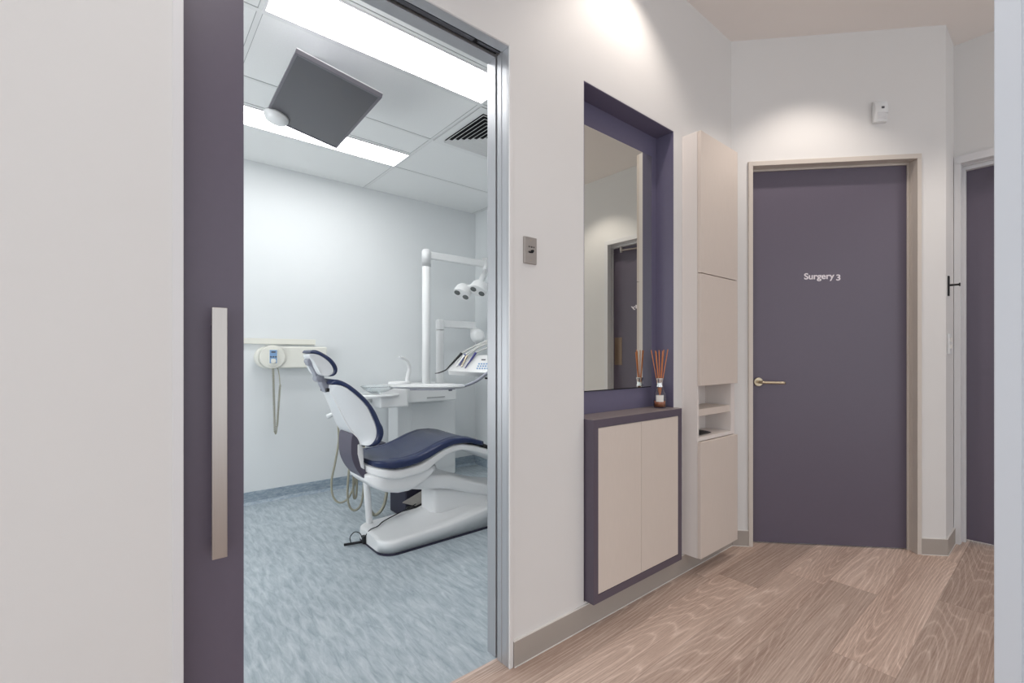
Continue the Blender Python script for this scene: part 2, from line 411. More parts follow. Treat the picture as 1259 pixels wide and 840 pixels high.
b = bmesh.new(); TUBE(b, [(XC+.06, .15, 2.262), (XC+.02, -.165, 2.268)], .009, k=0); TUBE(b, [(XC+.03, -.165, 2.250), (XC+.02, -.165, 2.31)], .014, k=0)
obj('closer_arm', b, M['steel'], dc)

# ------------------------------------------------------------------ mirror
mr = empty('wall_mirror', (1.85, 1.428, 1.0), 'tall frameless mirror fixed in the plum recess above the low cupboard', 'mirror')
obj('mirror_glass', box(1.56, 2.141, 1.4215, 1.4245, 1.0, 2.223), M['mirror'], mr)
obj('backing_board', box(1.562, 2.139, 1.4246, 1.428, .995, 2.221), M['gap'], mr)

# ------------------------------------------------------------------ low cupboard
X0, X1, Yf, Z0, Z1 = 1.503, 2.194, 1.278, .111, .891
lc = empty('low_cupboard', (1.85, 1.38, Z0), 'shallow wall-hung cupboard with two cream doors in a plum frame below the mirror', 'cupboard')
b = bmesh.new()
BX(b, X0, X0+.030, Yf, 1.428, Z0, Z1-.0015); BX(b, X1-.031, X1, Yf, 1.428, Z0, Z1-.0015)
BX(b, X0+.030, X1-.031, Yf, 1.428, Z1-.036, Z1-.0015); BX(b, X0+.030, X1-.031, Yf, 1.428, Z0, Z0+.034)
BX(b, X0+.03, X1-.031, 1.41, 1.428, Z0+.034, Z1-.036)
obj('carcass', b, M['purple'], lc, label='plum laminate surround')
obj('lit_top_sheet', box(X0, X1, Yf, 1.4275, Z1-.0015, Z1+.0005), M['top'], lc, label='thin top sheet of the plum surround, coloured lighter as if lit')  # added sheet, carries the lamp-lit tone of the laminate
for a0, a1 in ((X0+.0315, 1.8435), (1.8455, X1-.0325)):
    obj('door', box(a0, a1, Yf+.0015, Yf+.019, Z0+.0355, Z1-.0375), M['cream'], lc, bev=.001)

# ------------------------------------------------------------------ tall cabinet
tx0, tx1, tf, tz0, tz1, tb = 2.284, 2.704, 1.243, .102, 2.336, 1.42
tcb = empty('tall_cabinet', (2.49, 1.33, tz0), 'tall narrow cream wall cabinet with an open shelf niche, beside the plum door', 'cabinet')
b = bmesh.new()
BX(b, tx0, tx0+.016, tf, tb, tz0, tz1); BX(b, tx1-.016, tx1, tf, tb, tz0, tz1)
BX(b, tx0+.016, tx1-.016, tf+.019, tb, tz1-.016, tz1); BX(b, tx0+.016, tx1-.016, tf+.019, tb, tz0, tz0+.016)
BX(b, tx0+.016, tx1-.016, 1.395, tb, tz0+.016, tz1-.016)
BX(b, tx0+.016, tx1-.016, tf, 1.395, .712, .731); BX(b, tx0+.016, tx1-.016, tf+.019, 1.395, 1.004, 1.02)
BX(b, tx1-.045, tx1-.016, tf, 1.395, .731, 1.004)
obj('carcass', b, M['cream_lit'], tcb, label='cabinet carcass in the door laminate, coloured lighter as if lit')
for z0, z1 in ((tz0, .709), (1.005, 1.592), (1.596, tz1)):
    obj('door', box(tx0+.003, tx1, tf-.018, tf-.0005, z0, z1), M['cream'], tcb, bev=.001)
obj('shelf', box(tx0+.016, tx1-.045, tf+.006, 1.395, .842, .878), M['cream'], tcb, bev=.001)
# small black thing lying in the niche
b = loft([(2.315+.19*i/12, 1.315, .045*(.75+.25*sin(pi*i/12)), .7315, .7315+.006+.020*sin(pi*min(1, .25+.75*i/12))) for i in range(13)], n=24, e=3)
o = obj('black_case', b, M['black'], None, smooth=True, loc=(2.41, 1.315, .7315)); o['label'] = 'small black case lying in the lower niche of the tall cabinet'; o['category'] = 'case'

# ------------------------------------------------------------------ reed diffuser
c = V((2.122, 1.360, .8912))
rd = empty('reed_diffuser', c, 'glass reed diffuser with orange reeds on the low cupboard before the mirror', 'reed diffuser')
outer = [(.027, 0), (.031, .004), (.031, .060), (.027, .078), (.020, .096), (.0135, .106), (.0135, .118)]
b = lathe(outer+[(.0115, .118), (.0115, .107), (.018, .095), (.0255, .076), (.0292, .060), (.0292, .006), (.001, .005)], c, cap=False); 
bt = obj('bottle', b, M['glass'], rd, smooth=True)
obj('fragrance_oil', lathe([(.0283, .0065), (.0286, .036), (.0001, .036)], c), M['amber'], rd, smooth=True)
obj('collar', lathe([(.0165, .108), (.0175, .112), (.0140, .120), (.0140, .134), (.0185, .150), (.0185, .154), (.0135, .154), (.0118, .120)], c, cap=False), M['chrome'], rd, smooth=True, label='flared silver neck collar')
b = bmesh.new()
n = 9
g = []
vd = math.atan2(-c.y, -c.x)
for z in (.034, .068):
    g.append([b.verts.new(c+V((.0317*cos(vd+.62*(i/n*2-1)), .0317*sin(vd+.62*(i/n*2-1)), z))) for i in range(n+1)])
for i in range(n): b.faces.new([g[0][i], g[0][i+1], g[1][i+1], g[1][i]])
lb = obj('paper_label', b, M['label'], rd); md = lb.modifiers.new('s', 'SOLIDIFY'); md.thickness = .0004
for k, (ax, ay, hh) in enumerate(((-.040, .016, .300), (-.026, -.02, .292), (-.018, .018, .298), (-.010, -.022, .290), (.000, .014, .300), (.010, -.012, .296), (.022, .004, .302), (.037, -.014, .304))):
    r0 = V((.7705, -.6374, 0)); f0 = V((.6374, .7705, 0))
    p1 = c+r0*ax+f0*ay+V((0, 0, hh)); p0 = c-r0*ax*.20-f0*ay*.20+V((0, 0, .008))
    obj('reed', cyl(p0, p1, .0023, 8), M['reed'], rd, smooth=True)

# ------------------------------------------------------------------ small wall fittings
ks = empty('key_switch', (1.184, YA, 1.565), 'brushed metal key switch plate on the wall right of the sliding door', 'switch')
obj('face_plate', box(1.152, 1.215, YA-.009, YA-.0005, 1.514, 1.616), M['steel'], ks, bev=.0015)
b = bmesh.new()
for i, w in enumerate((.003, .002, .004, .002, .004)): BX(b, 1.172+i*.0066, 1.172+i*.0066+w, YA-.0097, YA-.0088, 1.576, 1.5815)
obj('printed_mark', b, M['gap'], ks)
b = tube([(1.173, YA-.0102, 1.561), (1.178, YA-.0102, 1.558), (1.186, YA-.0108, 1.559), (1.194, YA-.0125, 1.565)], .0022, rs=(.0018, .0045)); LATHE(b, [(.0062, 0), (.0062, .004)], (1.189, YA-.009, 1.5615), (0, -1, 0), 20)
obj('key_lever', b, M['gap'], ks)
for z in (1.527, 1.603): obj('screw', lathe([(.002, 0), (.002, .0008)], (1.184, YA-.009, z), (0, -1, 0), 12), M['nickel'], ks)

# motion detector on angled wall
dq, dz = .831, 2.597
md_ = empty('motion_detector', TB(dq, 0, dz), 'white motion detector high on the wall above the Surgery 3 door', 'motion detector')
pts = [(-.002, -.062), (-.030, -.060), (-.044, -.012), (-.046, .010), (-.040, .045), (-.028, .060), (-.002, .063)]
b = bmesh.new()
N_ = 9
rows = []
for i in range(N_):
    t = i/(N_-1)*2-1; q = dq+t*.036; k = 1-.34*t*t
    rows.append([b.verts.new(TB(q, (p[0]*k if p[0] < -.01 else p[0]), dz+p[1])) for p in pts])
for a, bb in zip(rows, rows[1:]):
    for i in range(len(pts)): b.faces.new([a[i], a[(i+1) % len(pts)], bb[(i+1) % len(pts)], bb[i]])
b.faces.new(rows[0]); b.faces.new(rows[-1][::-1])
obj('housing', b, M['unit'], md_, bev=.002)
b = bmesh.new()
for j in range(4): BX(b, dq-.026, dq+.026, -.0445+.0028*j, -.038, dz-.018-.010*j, dz-.0115-.010*j, T=TB)
obj('lens_band', b, M['frame_w'], md_, label='ribbed lens band')
obj('sensor_window', box(dq-.010, dq+.004, -.0475, -.040, dz+.006, dz+.018, T=TB), M['alu_d'], md_, label='small dark window')

# black hook and light switch on the return wall
hk = empty('coat_hook', (3.72, YR, 1.575), 'small black wall hook on the short return wall above the light switch', 'hook')
obj('back_plate', box(3.712, 3.734, YR-.008, YR-.0005, 1.515, 1.633), M['black'], hk, bev=.002)
b = cyl((3.723, YR-.006, 1.578), (3.723, YR-.050, 1.578), .006, 14); LATHE(b, [(.010, 0), (.010, .006)], (3.723, YR-.048, 1.578), (0, -1, 0), 16)
obj('peg', b, M['black'], hk)
sw = empty('light_switch', (3.77, YR, 1.23), 'white light switch on the short return wall below the black hook', 'light switch')
obj('face_plate', box(3.705, 3.79, YR-.010, YR-.0005, 1.172, 1.292), M['unit'], sw, bev=.003)
for z in (1.205, 1.245): obj('rocker', box(3.735, 3.76, YR-.015, YR-.010, z, z+.022), M['label'], sw, bev=.001)

# ------------------------------------------------------------------ surgery shell
struct('wall_surgery_back', box(-1.3, 3.0, YS, YS+.1, 0, HS+.2), M['wall_s'], label='cool white back wall of the surgery')
struct('wall_surgery_right', box(XS, XS+.1, YB, YS, 0, HS+.2), M['wall_s'], label='right wall of the surgery')
struct('wall_surgery_left', box(-1.3, -1.2, YB, YS, 0, HS+.2), M['wall_s'], label='left wall of the surgery')
b = bmesh.new(); BX(b, -1.2, XS, YS-.012, YS, 0, .096); BX(b, XS-.012, XS, YB, YS-.012, 0, .096)
PR(b, [(YS-.012, .0), (YS-.012, .022), (YS-.034, .0)], -1.2, XS, 'x'); 
struct('baseboard_surgery', b, M['cove'], label='coved marbled vinyl skirting around the surgery')
struct('ceiling_surgery', box(-1.2, XS, YB, YS, HS+.004, HS+.06), M['tile'], label='suspended tiled ceiling of the surgery')
b = bmesh.new(); s = bmesh.new()
gx = [-.754, .446, 1.646, 2.846]; gy = [1.69, 2.29, 2.89, 3.49]
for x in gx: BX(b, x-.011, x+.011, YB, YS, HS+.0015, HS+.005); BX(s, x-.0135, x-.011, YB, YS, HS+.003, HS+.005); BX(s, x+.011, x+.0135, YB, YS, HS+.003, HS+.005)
for y in gy+[1.99, 3.19]:
    x0, x1 = (-1.2, XS) if y in gy else (.457, 1.635)
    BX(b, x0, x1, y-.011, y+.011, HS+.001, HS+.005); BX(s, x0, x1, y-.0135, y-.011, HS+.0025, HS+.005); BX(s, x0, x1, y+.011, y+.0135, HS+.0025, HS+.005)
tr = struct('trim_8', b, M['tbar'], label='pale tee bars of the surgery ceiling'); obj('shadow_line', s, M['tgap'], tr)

def panel_light(x0, x1, y0, y1, label):
    r = empty('ceiling_light', ((x0+x1)/2, (y0+y1)/2, HS), label, 'ceiling light', 'fluorescent panels in the surgery ceiling')
    b = bmesh.new(); w = .012
    BX(b, x0-w, x1+w, y0-w, y0, HS-.002, HS+.003); BX(b, x0-w, x1+w, y1, y1+w, HS-.002, HS+.003); BX(b, x0-w, x0, y0, y1, HS-.002, HS+.003); BX(b, x1, x1+w, y0, y1, HS-.002, HS+.003)
    obj('frame', b, M['frame_w'], r); obj('diffuser', box(x0, x1, y0, y1, HS-.0005, HS+.003), M['panel'], r)
panel_light(.463, 1.636, 2.008, 2.268, 'long glowing ceiling panel nearest the sliding door')
panel_light(.463, 1.636, 3.215, 3.468, 'long glowing ceiling panel behind the hanging monitor')

# air diffuser, four way
vc = V((1.948, 2.590, HS)); vr = empty('air_vent', vc, 'square four-way air vent in the surgery ceiling', 'air vent')
b = bmesh.new()
def frame4(b, ro, ri, zo, zi, th=.0015):
    for k in range(4):
        a = pi/2*k; R = Matrix.Rotation(a, 3, 'Z')
        q = [V((ro, -ro, zo)), V((ro, ro, zo)), V((ri, ri, zi)), V((ri, -ri, zi))]
        lo = [b.verts.new(vc+R@p) for p in q]; hi = [b.verts.new(vc+R@(p+V((0, 0, th)))) for p in q]
        b.faces.new(lo); b.faces.new(hi[::-1])
        for i in range(4): b.faces.new([lo[i], lo[(i+1) % 4], hi[(i+1) % 4], hi[i]])
frame4(b, .288, .235, -.003, -.004); obj('outer_frame', b, M['tbar'], vr)
b = bmesh.new()
for k in range(7):
    r = .235-.031*k
    frame4(b, r, max(r-.030, .004), -.016, .006)
    frame4(b, r+.001, r-.002, -.018, -.016)
obj('louvre_blade', b, M['tbar'], vr)
obj('dark_cavity', box(vc.x-.24, vc.x+.24, vc.y-.24, vc.y+.24, HS+.0025, HS+.004), M['gap'], vr)

# ------------------------------------------------------------------ ceiling monitor
mc = V((.740, 2.431, 2.424))
az = radians(-9.5); e1 = V((cos(az)*.971, sin(az)*.971, -.24)).normalized(); e2 = V((.02, 1, -.011)).normalized(); e3 = e1.cross(e2)
W2, H2 = .192, .330
def TM(x, y, z): return mc+e1*x+e2*y+e3*z
mon = empty('ceiling_monitor', mc, 'dark flat monitor hung face down below the surgery ceiling, tilted', 'monitor')
obj('screen', box(-W2+.012, W2-.012, -H2+.012, H2-.012, -.0016, .004, T=TM), M['screen'], mon)
b = bmesh.new(); w = .012
BX(b, -W2, W2, -H2, -H2+w, -.004, .018, T=TM); BX(b, -W2, W2, H2-w, H2, -.004, .018, T=TM); BX(b, -W2, -W2+w, -H2+w, H2-w, -.004, .018, T=TM); BX(b, W2-w, W2, -H2+w, H2-w, -.004, .018, T=TM)
obj('bezel', b, M['bezel'], mon, bev=.001)
b = bmesh.new(); BX(b, -W2, W2, -H2, H2, .0182, .022, T=TM); obj('back_edge', b, M['frame_w'], mon, label='thin pale edge')
obj('rear_housing', box(-W2+.04, W2-.04, -H2+.06, H2-.06, .0222, .05, T=TM), M['dk'], mon, bev=.004)
b = bmesh.new(); TUBE(b, [TM(0, .02, .045), TM(0, .02, .09), V((mc.x, mc.y+.05, 2.60)), V((mc.x, mc.y+.05, HS))], .018, k=4, n=16)
obj('ceiling_bracket', b, M['unit'], mon, smooth=True)
# added pale blob standing for a retouched smudge over the corner
b = lathe([(.001, -.035), (.030, -.033), (.052, -.022), (.062, -.004), (.062, .010), (.001, .010)], TM(-W2+.050, H2-.060, -.008), e3)
kn = obj('corner_smudge', b, M['unit'], mon, smooth=True, label='pale rounded blob added for a smudge at the corner')

# ------------------------------------------------------------------ wall rail and control box
o = struct('trim_9', box(-1.2, 1.21, YS-.028, YS, 1.256, 1.300), M['ivory'], bev=.003, label='ivory service rail on the surgery back wall')
cx = empty('wall_control_box', (1.0, YS, 1.07), 'long ivory wall box with a blue keypad and coiled cord left of the dental chair', 'control box')
pts = []
for i in range(15):
    a = pi/2+pi*i/14; pts.append((.835+.087*cos(a), 1.150+.087*sin(a)))
pts += [(1.262, 1.063), (1.275, 1.068), (1.290, 1.232), (1.28, 1.237)]
obj('housing', prism(pts, YS-.085, YS-.001), M['ivory'], cx, bev=.012, seg=3)
b = bmesh.new()
LATHE(b, [(.095, 0), (.093, .014), (.086, .02)], (.865, YS-.085, 1.153), (0, -1, 0), 40)
obj('round_face', b, M['ivory'], cx, smooth=True)
hp = obj('keypad_handset', prism([(.832, 1.095), (.845, 1.082), (.885, 1.082), (.898, 1.095), (.898, 1.215), (.832, 1.215)], YS-.118, YS-.104), M['ivory'], cx, bev=.004)
b = bmesh.new(); BX(b, .840, .892, YS-.1195, YS-.118, 1.140, 1.208); BX(b, .840, .850, YS-.1195, YS-.118, 1.105, 1.140); BX(b, .882, .892, YS-.1195, YS-.118, 1.105, 1.140)
obj('blue_panel', b, M['blue'], hp)
b = bmesh.new(); BX(b, .851, .881, YS-.121, YS-.1195, 1.186, 1.198)
obj('display', b, M['alu_d'], hp)
for x in (.848, .866, .884): obj('button', lathe([(.006, 0), (.006, .002)], (x, YS-.1195, 1.155), (0, -1, 0), 12), M['alu_d'], hp)
obj('dial', lathe([(.019, 0), (.019, .006), (.014, .010)], (.866, YS-.118, 1.120), (0, -1, 0)), M['ivory'], hp, smooth=True)
# coiled cord
def coil(p0, p1, r, turns, b, rt=.0028):
    p0, p1 = V(p0), V(p1); d = p1-p0; t = d.normalized(); u = t.orthogonal().normalized(); w = t.cross(u)
    n = turns*8; P = [p0+d*(i/n)+(u*cos(2*pi*i/8)+w*sin(2*pi*i/8))*r for i in range(n+1)]
    TUBE(b, P, rt, n=5, k=0)
b = bmesh.new(); yv = YS-.10
coil((.868, yv, 1.07), (.880, yv, .56), .0075, 46, b)
TUBE(b, [(.880, yv, .565), (.886, yv, .545), (.893, yv, .56), (.896, yv, .60)], .004)
coil((.896, yv, .60), (.918, yv, .93), .007, 30, b)
TUBE(b, [(.918, yv, .93), (.915, yv+.01, 1.0), (.908, yv+.03, 1.07)], .0035)
obj('coiled_cord', b, M['hose'], cx, smooth=True)

# ------------------------------------------------------------------ dental chair
YC = 2.70
dch = empty('dental_chair', (1.65, YC, 0), 'reclined dental chair with navy upholstery and white shell on a long white base', 'dental chair')
# base
b = bmesh.new()
def base_plan(x):   # half width with rounded left end
    t = max(0, min(1, (x-1.115)/.09)); return .115+.098*math.sqrt(max(0, 1-(1-t)**2))
sts = []
for i in range(15): sts.append(1.115+.10*(i/14)**1.6)
sts += [1.24, 1.28, 1.32, 1.36, 1.40, 1.44, 1.48, 1.52, 1.56, 1.60, 1.65, 1.75, 1.9, 2.1, 2.3]
def rim(x): return interp([(1.1, .080), (1.25, .086), (1.575, .100), (1.861, .142), (2.3, .19)], x)[0]
def dm(x): return interp([(1.2, 0), (1.38, .012), (1.5, .05), (1.6, .078), (2.3, .075)], x)[0]
rings = []
for x in sts:
    hw = base_plan(x); r = rim(x)
    sec = [(-hw, .014), (-hw, r-.016), (-hw+.004, r-.006), (-hw+.014, r), (-hw+.035, r+.002), (-hw*.62, r+dm(x)*.12), (-.09, r+.008+dm(x)*.75), (0, r+.012+dm(x)), (.09, r+.008+dm(x)*.75), (hw*.62, r+dm(x)*.12), (hw-.035, r+.002), (hw-.014, r), (hw-.004, r-.006), (hw, r-.016), (hw, .014)]
    if x < 1.135: 
        k = (x-1.115)/.02; sec = [(a, .014+(z-.014)*(.90+.10*k)) for a, z in sec]
    rings.append([b.verts.new((x, 2.715+a, z)) for a, z in sec])
for a, c2 in zip(rings, rings[1:]):
    for i in range(len(a)-1): b.faces.new([a[i], a[i+1], c2[i+1], c2[i]])
    b.faces.new([a[-1], a[0], c2[0], c2[-1]])
b.faces.new(rings[0]); b.faces.new(rings[-1][::-1])
base = obj('base', b, M['shell'], dch, smooth=True)
b = bmesh.new(); pl = [(x, 2.715-base_plan(x)-.002) for x in sts]+[(x, 2.715+base_plan(x)+.002) for x in reversed(sts)]
PR(b, pl, 0.0, .0145, 'z'); obj('base_trim', b, M['dk'], dch, label='dark strip along the foot of the base')
# pedestal
b = loft([(1.50, YC, .06, .14, .30), (1.53, YC, .085, .12, .30), (1.58, YC, .095, .10, .30), (1.75, YC, .10, .11, .27), (1.84, YC, .12, .12, .23), (1.95, YC, .13, .13, .22), (2.25, YC, .13, .14, .2)], e=6)
obj('pedestal', b, M['shell'], dch, smooth=True)
# lift arm
b = loft([(1.30, YC, .10, .36, .40), (1.34, YC, .125, .335, .415), (1.44, YC, .13, .312, .420), (1.52, YC, .135, .306, .408), (1.62, YC, .14, .285, .388), (1.71, YC, .145, .252, .352), (1.81, YC, .15, .222, .316), (1.90, YC, .15, .19, .285), (2.05, YC, .15, .15, .25), (2.25, YC, .14, .14, .22)], e=5)
obj('lift_arm', b, M['shell'], dch, smooth=True)
# swing frame below seat
tab = [(1.04, .43, .49), (1.08, .395, .49), (1.15, .362, .485), (1.22, .346, .475), (1.29, .346, .47), (1.36, .372, .475), (1.42, .415, .48), (1.46, .46, .49)]
b = loft(stations(tab, 1.04, 1.46, 14, YC, .20, .10), e=5); obj('seat_frame', b, M['shell'], dch, smooth=True, label='white underframe curving below the seat')
# seat shell
tab = [(1.05, .478, .54), (1.10, .458, .53), (1.16, .444, .515), (1.23, .440, .51), (1.32, .446, .52), (1.38, .458, .54), (1.44, .495, .57), (1.50, .532, .595), (1.56, .548, .607), (1.63, .556, .606), (1.73, .532, .585), (1.84, .485, .55), (1.96, .43, .50), (2.2, .33, .40)]
b = loft(stations(tab, 1.05, 2.2, 40, YC, .235, .12), e=5); obj('seat_shell', b, M['shell'], dch, smooth=True, label='white shell under the seat cushion')
# seat cushion
tab = [(1.075, .515, .575), (1.12, .512, .576), (1.17, .505, .571), (1.24, .504, .571), (1.32, .516, .583), (1.395, .539, .606), (1.476, .574, .635), (1.56, .597, .654), (1.647, .599, .651), (1.70, .592, .640), (1.780, .566, .612)]
st = stations(tab, 1.07, 1.785, 36, YC, .25, .10)
b = loft(st, n=48, e=4.5, dish=.012); obj('seat_cushion', b, M['navy'], dch, smooth=True)
# raised side piping on cushion
b = bmesh.new()
for sgn in (-1, 1):
    P = []
    for i in range(20):
        x = 1.16+.60*i/19; zt = interp(tab, x)[1]; P.append((x, YC+sgn*.195*(1 if i else .9), zt-.0085))
    obj('seat_welt', tube(P, .0034, n=8, k=2), M['navy'], dch, smooth=True)
tab2 = [(1.783, .560, .596), (1.86, .525, .562), (1.98, .47, .508), (2.2, .37, .41)]
b = loft([(x, YC, .235, *interp(tab2, x)) for x in (1.783, 1.8, 1.84, 1.9, 1.98, 2.1, 2.2)], e=5); obj('foot_cover', b, M['black'], dch, smooth=True, label='black cover on the leg rest')

# backrest
BO = [(0.852, 0.12, 1.003), (0.858, 0.13, 1.024), (0.872, 0.145, 1.032), (0.903, 0.165, 1.021), (0.939, 0.19, 0.995), (0.987, 0.2, 0.952), (1.029, 0.21, 0.905), (1.068, 0.215, 0.844), (1.093, 0.22, 0.784), (1.108, 0.22, 0.757), (1.114, 0.22, 0.722), (1.105, 0.215, 0.683), (1.083, 0.21, 0.659), (1.047, 0.2, 0.649)]
BI = [(1.02, 0.2, 0.655), (1.045, 0.205, 0.666), (1.066, 0.21, 0.693), (1.073, 0.215, 0.733), (1.064, 0.215, 0.779), (1.050, 0.21, 0.816), (1.025, 0.205, 0.872), (0.987, 0.2, 0.92), (0.939, 0.19, 0.966), (0.896, 0.165, 0.997), (0.862, 0.13, 1.003)]
def smooth_closed(P, k=4):
    out = []; n = len(P)
    for i in range(n):
        p0, p1, p2, p3 = (V(P[(i+j-1) % n]) for j in range(4))
        for j in range(k):
            t = j/k; out.append(tuple(.5*((2*p1)+(-p0+p2)*t+(2*p0-5*p1+4*p2-p3)*t*t+(-p0+3*p1-3*p2+p3)*t**3)))
    return out
def slab(P, yc, inset=.0, mid=True):
    """P: closed list (x, hw, z); side walls bulge slightly"""
    b = bmesh.new(); n = len(P); cxx = sum(p[0] for p in P)/n; czz = sum(p[2] for p in P)/n
    rings = []
    for f, k in ((-1, .955), (-.97, .985), (-.9, 1), (-.4, 1), (0, 1), (.4, 1), (.9, 1), (.97, .985), (1, .955)):
        rings.append([b.verts.new((cxx+(p[0]-cxx)*k, yc+p[1]*f, czz+(p[2]-czz)*k)) for p in P])
    for a, c2 in zip(rings, rings[1:]):
        for i in range(n): b.faces.new([a[i], a[(i+1) % n], c2[(i+1) % n], c2[i]])
    b.faces.new(rings[0]); b.faces.new(rings[-1][::-1])
    return b
def crescent(outer, inner, yc, lift=0):
    """shell strip between outer and inner curves (same count), hw per point"""
    b = bmesh.new(); n = len(outer); rings = []
    for i in range(n):
        o_, n_ = V(outer[i]), V(inner[i]); row = []
        for f, k in ((-1, 0), (-1, .5), (-.985, .85), (-.94, 1), (-.5, 1), (0, 1), (.5, 1), (.94, 1), (.985, .85), (1, .5), (1, 0)):
            row.append((n_.x+(o_.x-n_.x)*k, yc+o_.y*f, n_.z+(o_.z-n_.z)*k))
        row += [(n_.x, yc+o_.y*f, n_.z) for f in (.5, 0, -.5)]
        rings.append([b.verts.new(p) for p in row])
    m_ = len(rings[0])
    for a, c2 in zip(rings, rings[1:]):
        for j in range(m_): b.faces.new([a[j], a[(j+1) % m_], c2[(j+1) % m_], c2[j]])
    b.faces.new(rings[0]); b.faces.new(rings[-1][::-1])
    return b
def resample(P, n):
    P = smoothpath(P, 6); L_ = [0]
    for a, c2 in zip(P, P[1:]): L_.append(L_[-1]+(c2-a).length)
    out = []
    for i in range(n):
        t = L_[-1]*i/(n-1); j = 0
        while j < len(L_)-2 and L_[j+1] < t: j += 1
        k = (t-L_[j])/(L_[j+1]-L_[j]); out.append(P[j].lerp(P[j+1], k))
    return out
n = 44
bo = resample(BO, n); bi = resample(BI[::-1], n)
bi = [V((p.x, o_.y, p.z)) for p, o_ in zip(bi, bo)]
obj('backrest_cushion', crescent(bo, bi, YC), M['navy'], dch, smooth=True)
# backrest shell: front edge, crease, spine
CR = resample([(0.861, 0.065, 0.963), (0.907, 0.08, 0.863), (0.954, 0.1, 0.755), (1.003, 0.12, 0.688), (1.013, 0.13, 0.647)], 16)
SP = resample([(0.867, 0.053, 0.957), (0.913, 0.068, 0.857), (0.96, 0.088, 0.749), (1.009, 0.108, 0.682), (1.019, 0.118, 0.641)], 16)
NS = 26
FR = [V((p.x+.002, p.y-.006, p.z)) for p in resample(BI[::-1], NS)]
CR = resample([tuple(p) for p in CR], NS)
b = bmesh.new(); cols = []
for i in range(NS):
    f_, c_ = FR[i], CR[i]; sec = []
    for s_ in (-1, 1):
        half = []
        for k in (0, .06, .25, .5, .75, .94, 1):
            p = f_.lerp(c_, k); half.append((p.x, YC+s_*(p.y+.010*math.sin(pi*k)), p.z))
        sec.append(half)
    row = sec[0]+[((c_.x+.004), YC, c_.z-.004)]+sec[1][::-1]
    cols.append([b.verts.new(p) for p in row])
for a, c2 in zip(cols, cols[1:]):
    for j in range(len(a)): b.faces.new([a[j], a[(j+1) % len(a)], c2[(j+1) % len(a)], c2[j]])
b.faces.new(cols[0]); b.faces.new(cols[-1][::-1])
obj('backrest_shell', b, M['shellg'], dch, smooth=True, label='pale grey shell behind the backrest')
b = bmesh.new()
for s_ in (-1, 1): obj('shell_seam', tube([(p.x, YC+s_*(p.y+.001), p.z) for p in CR], .0028, n=6, k=0), M['shell'], dch, smooth=True)
HG = [(.975,.716),(.966,.650),(.972,.575),(1.003,.502),(1.050,.446),(1.080,.456),(1.034,.52),(1.008,.575),(1.003,.63),(1.018,.700)]
P = [(a, .105, c2) for a, c2 in HG]; obj('hinge_cover', slab(smooth_closed(P, 3), YC), M['mauve'], dch, smooth=True, label='grey-violet cover over the backrest hinge')
obj('hinge_link', prism([(1.0, .66), (1.035, .65), (1.04, .55), (1.045, .50), (1.02, .52), (1.0, .60)], YC-.108, YC+.108), M['shell'], dch, bev=.008)
# headrest
HC_ = [(0.752, 0.075, 1.181), (0.764, 0.085, 1.193), (0.785, 0.105, 1.190), (0.814, 0.12, 1.173), (0.846, 0.13, 1.149), (0.871, 0.13, 1.120), (0.883, 0.13, 1.09), (0.879, 0.125, 1.064), (0.866, 0.115, 1.051), (0.851, 0.105, 1.048)]
HI_ = [(0.757, 0.075, 1.176), (0.766, 0.085, 1.177), (0.785, 0.105, 1.172), (0.808, 0.12, 1.157), (0.837, 0.13, 1.132), (0.857, 0.13, 1.105), (0.865, 0.13, 1.083), (0.861, 0.125, 1.067), (0.855, 0.115, 1.058), (0.849, 0.105, 1.054)]
obj('headrest_cushion', crescent(resample(HC_, 30), resample(HI_, 30), YC), M['navy'], dch, smooth=True)
HSH = [(0.752, 0.055, 1.160), (0.758, 0.065, 1.173), (0.782, 0.095, 1.171), (0.808, 0.11, 1.156), (0.836, 0.12, 1.131), (0.856, 0.12, 1.104), (0.864, 0.12, 1.078), (0.857, 0.11, 1.058), (0.834, 0.10, 1.049), (0.806, 0.10, 1.059), (0.788, 0.10, 1.088), (0.772, 0.09, 1.126), (0.760, 0.07, 1.148)]
obj('headrest_shell', slab(smooth_closed(HSH, 3), YC), M['shellg'], dch, smooth=True)
H1 = [(0.752, 1.135), (0.762, 1.146), (0.781, 1.132), (0.797, 1.103), (0.819, 1.067), (0.834, 1.047), (0.828, 1.021), (0.809, 1.015), (0.799, 1.036), (0.790, 1.066), (0.772, 1.102), (0.755, 1.112)]
b = prism(H1, YC-.028, YC+.028)
LATHE(b, [(.016, -.036), (.016, .036)], (.766, YC, 1.132), (0, 1, 0), 20); LATHE(b, [(.022, -.038), (.022, .038)], (.818, YC, 1.036), (0, 1, 0), 20)
LATHE(b, [(.012, -.042), (.012, .042)], (.818, YC, 1.036), (0, 1, 0), 16)
obj('headrest_bracket', b, M['bracket'], dch, bev=.003)
H2 = [(0.825, 1.047), (0.847, 1.027), (0.872, 0.994), (0.869, 0.974), (0.850, 0.952), (0.838, 0.977), (0.824, 1.004), (0.822, 1.031)]
obj('neck_bar', prism(H2, YC-.036, YC+.036), M['bracket'], dch, bev=.006)
obj('neck_slot', box(.845, .875, YC-.055, YC+.055, .960, .980), M['black'], dch, bev=.004)
# leaning support tube and dark armrest stub
obj('support_tube', cyl((1.165, 2.885, .44), (1.192, 2.885, .075), .021, 24), M['shell'], dch, smooth=True)
obj('armrest_stub', prism([(1.265, .530), (1.300, .570), (1.345, .572), (1.345, .50), (1.265, .50)], 2.97, 3.04), M['dk'], dch, bev=.004, label='dark armrest stub beyond the seat')

